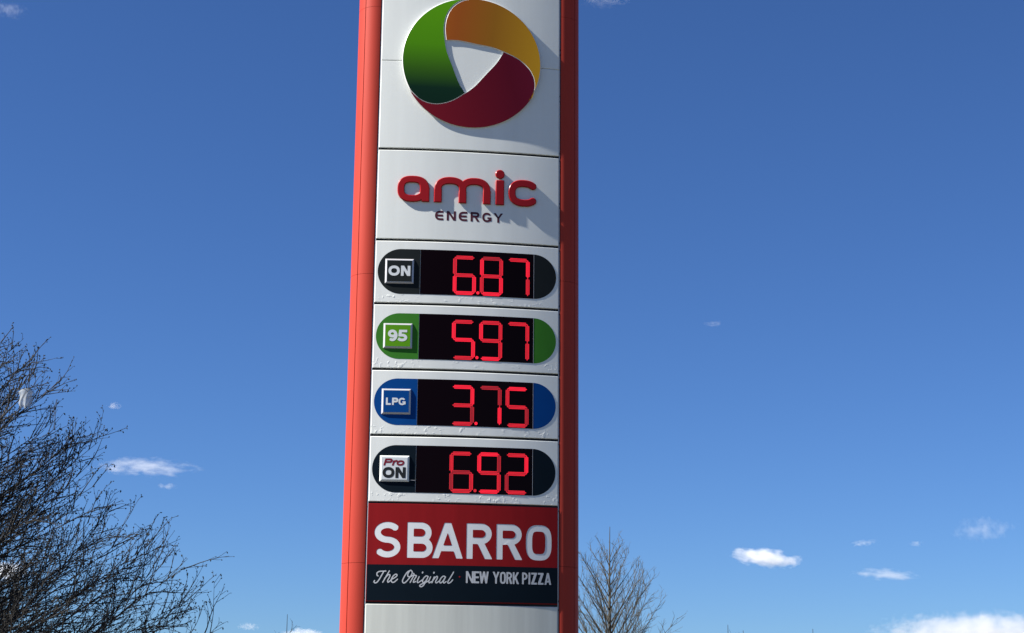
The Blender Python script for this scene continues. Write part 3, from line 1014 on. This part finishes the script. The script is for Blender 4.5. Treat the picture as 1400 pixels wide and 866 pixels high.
m2 = n.new('ShaderNodeMixShader'); m2.inputs[0].default_value = .18
l.new(p.outputs[0], m1.inputs[1]); l.new(tr.outputs[0], m1.inputs[2]); l.new(m1.outputs[0], m2.inputs[1]); l.new(tp_.outputs[0], m2.inputs[2])
l.new(m2.outputs[0], n['Material Output'].inputs['Surface'])
fs = tag(obj('plastic_scrap', film_scrap(), None, [mt]), 'scrap of white plastic film snagged on a twig of the alder', 'plastic scrap')
fs.location = scrap_at
fs.scale = (1.12, 1.12, 1.12)

# ------------------------------------------------------------------ clouds
def cloud_mat(name, dens, thr, seed, nscale, gain, sharp=1.6, alb=1.0):
    mt = bpy.data.materials.new(name); mt.use_nodes = True
    n, l = nt(mt); n.clear()
    out = n.new('ShaderNodeOutputMaterial')
    vol = n.new('ShaderNodeVolumePrincipled')
    vol.inputs['Color'].default_value = (.93 * alb, .94 * alb, .955 * alb, 1)
    vol.inputs['Anisotropy'].default_value = 0.1
    tc = n.new('ShaderNodeTexCoord')
    ln = n.new('ShaderNodeVectorMath'); ln.operation = 'LENGTH'
    l.new(tc.outputs['Object'], ln.inputs[0])
    mp = n.new('ShaderNodeMapping'); mp.inputs['Scale'].default_value = nscale; mp.inputs['Location'].default_value = (seed * 3.1, seed * 1.7, seed * 2.3)
    l.new(tc.outputs['Object'], mp.inputs['Vector'])
    no = n.new('ShaderNodeTexNoise'); no.inputs['Scale'].default_value = 1.0; no.inputs['Detail'].default_value = 5; no.inputs['Roughness'].default_value = .58
    l.new(mp.outputs[0], no.inputs['Vector'])
    a = n.new('ShaderNodeMath'); a.operation = 'MULTIPLY_ADD'        # (noise - .5) * sharp
    a.inputs[1].default_value = sharp; a.inputs[2].default_value = -.5 * sharp + 1.0 - thr
    l.new(no.outputs[0], a.inputs[0])
    b = n.new('ShaderNodeMath'); b.operation = 'POWER'; b.inputs[1].default_value = 1.7
    l.new(ln.outputs['Value'], b.inputs[0])
    c = n.new('ShaderNodeMath'); c.operation = 'SUBTRACT'
    l.new(a.outputs[0], c.inputs[0]); l.new(b.outputs[0], c.inputs[1])
    d = n.new('ShaderNodeMath'); d.operation = 'MULTIPLY'; d.inputs[1].default_value = gain; d.use_clamp = True
    l.new(c.outputs[0], d.inputs[0])
    e = n.new('ShaderNodeMath'); e.operation = 'MULTIPLY'; e.inputs[1].default_value = dens
    l.new(d.outputs[0], e.inputs[0]); l.new(e.outputs[0], vol.inputs['Density'])
    l.new(vol.outputs[0], out.inputs['Volume'])
    return mt

def cloud(label, x, y, z, rx, rz, dens, thr, seed, wisp=False, tilt=0.0, nsc=None, alb=1.0):
    bm = bmesh.new()
    bmesh.ops.create_icosphere(bm, subdivisions=4, radius=1.0)
    rng = random.Random(seed)
    ph = [rng.uniform(0, 6.28) for _ in range(6)]
    for v in bm.verts:
        c = v.co
        k = 1 + .09 * math.sin(3.1 * c.x + ph[0]) * math.cos(2.3 * c.y + ph[1]) + .06 * math.sin(7 * c.x + ph[2]) * math.sin(5 * c.z + ph[3])
        c *= k
        if c.z < -.55: c.z = -.55 + (c.z + .55) * .35      # flattened underside
    me = bpy.data.meshes.new('cloud'); bm.to_mesh(me); bm.free()
    ns = nsc or ((5.5, 3.0, 2.2) if wisp else (4.2, 2.6, 1.9))
    o = obj('cloud', me, None, [cloud_mat('cloud_vapour', dens / rx, thr, seed, ns, 1.2 if wisp else 1.6, 2.2 if wisp else 1.5, alb)])
    o.location = (x, y, z); o.scale = (rx, rx * .75, rz); o.rotation_euler = (0, tilt, math.atan2(-x, y))
    tag(o, label, 'cloud', 'fair weather clouds')
    return o

cloud('wide bank of heaped white cloud low over the horizon', 4250, 15458, 735, 1400, 320, 6.5, .60, 1, nsc=(10, 7, 3.4), alb=.86)
cloud('small dense white cloud with a rounded hump and tapering ends', 1480, 9836, 897, 330, 88, 5.5, .62, 2, tilt=.12)
cloud('flat pale elongated cloud between the dense one and the bank', 2409, 10877, 895, 350, 58, 1.4, .62, 3, tilt=.06)
cloud('ragged thin cloud patch highest above the wide bank', 2315, 8247, 902, 230, 92, .8, .70, 4, True)
cloud('thin curved wisp of cloud above the flat elongated one', 1878, 8978, 902, 110, 28, .7, .62, 5, True, -.12)
cloud('tiny faint wisp beside the ragged cloud patch', 2165, 8990, 902, 66, 26, .6, .62, 6, True, nsc=(2.4, 1.6, 1.3))
cloud('long bright streak of cloud ending behind the alder branches', -1390, 6382, 905, 305, 44, 2.2, .64, 7, True)
cloud('small puff hanging just under the long bright streak', -1416, 6913, 902, 60, 24, .8, .60, 8, True, nsc=(2.4, 1.6, 1.3))
cloud('tiny lone puff above the long bright streak', -2016, 8423, 1502, 54, 27, .8, .60, 9, True, nsc=(2.4, 1.6, 1.3))
cloud('bright white cloud showing through the alder twigs', -3395, 11437, 902, 230, 115, 4, .55, 10)
cloud('small low puff between the alder and the sapling', -2409, 15818, 764, 150, 55, .9, .58, 12, True)
cloud('low white cloud behind the single sapling tip', -1908, 15886, 700, 330, 90, 2.2, .55, 13)
cloud('faint short wisp alone in the open blue sky', 791, 6444, 1502, 62, 18, .32, .60, 14, True, nsc=(2.4, 1.6, 1.3))
cloud('faint cloud shred touching the top of the red post', 195, 3372, 1502, 75, 18, .40, .60, 15, True)
cloud('faint cloud shred high in the sky above the alder', -1116, 3457, 1502, 60, 22, .40, .60, 16, True)
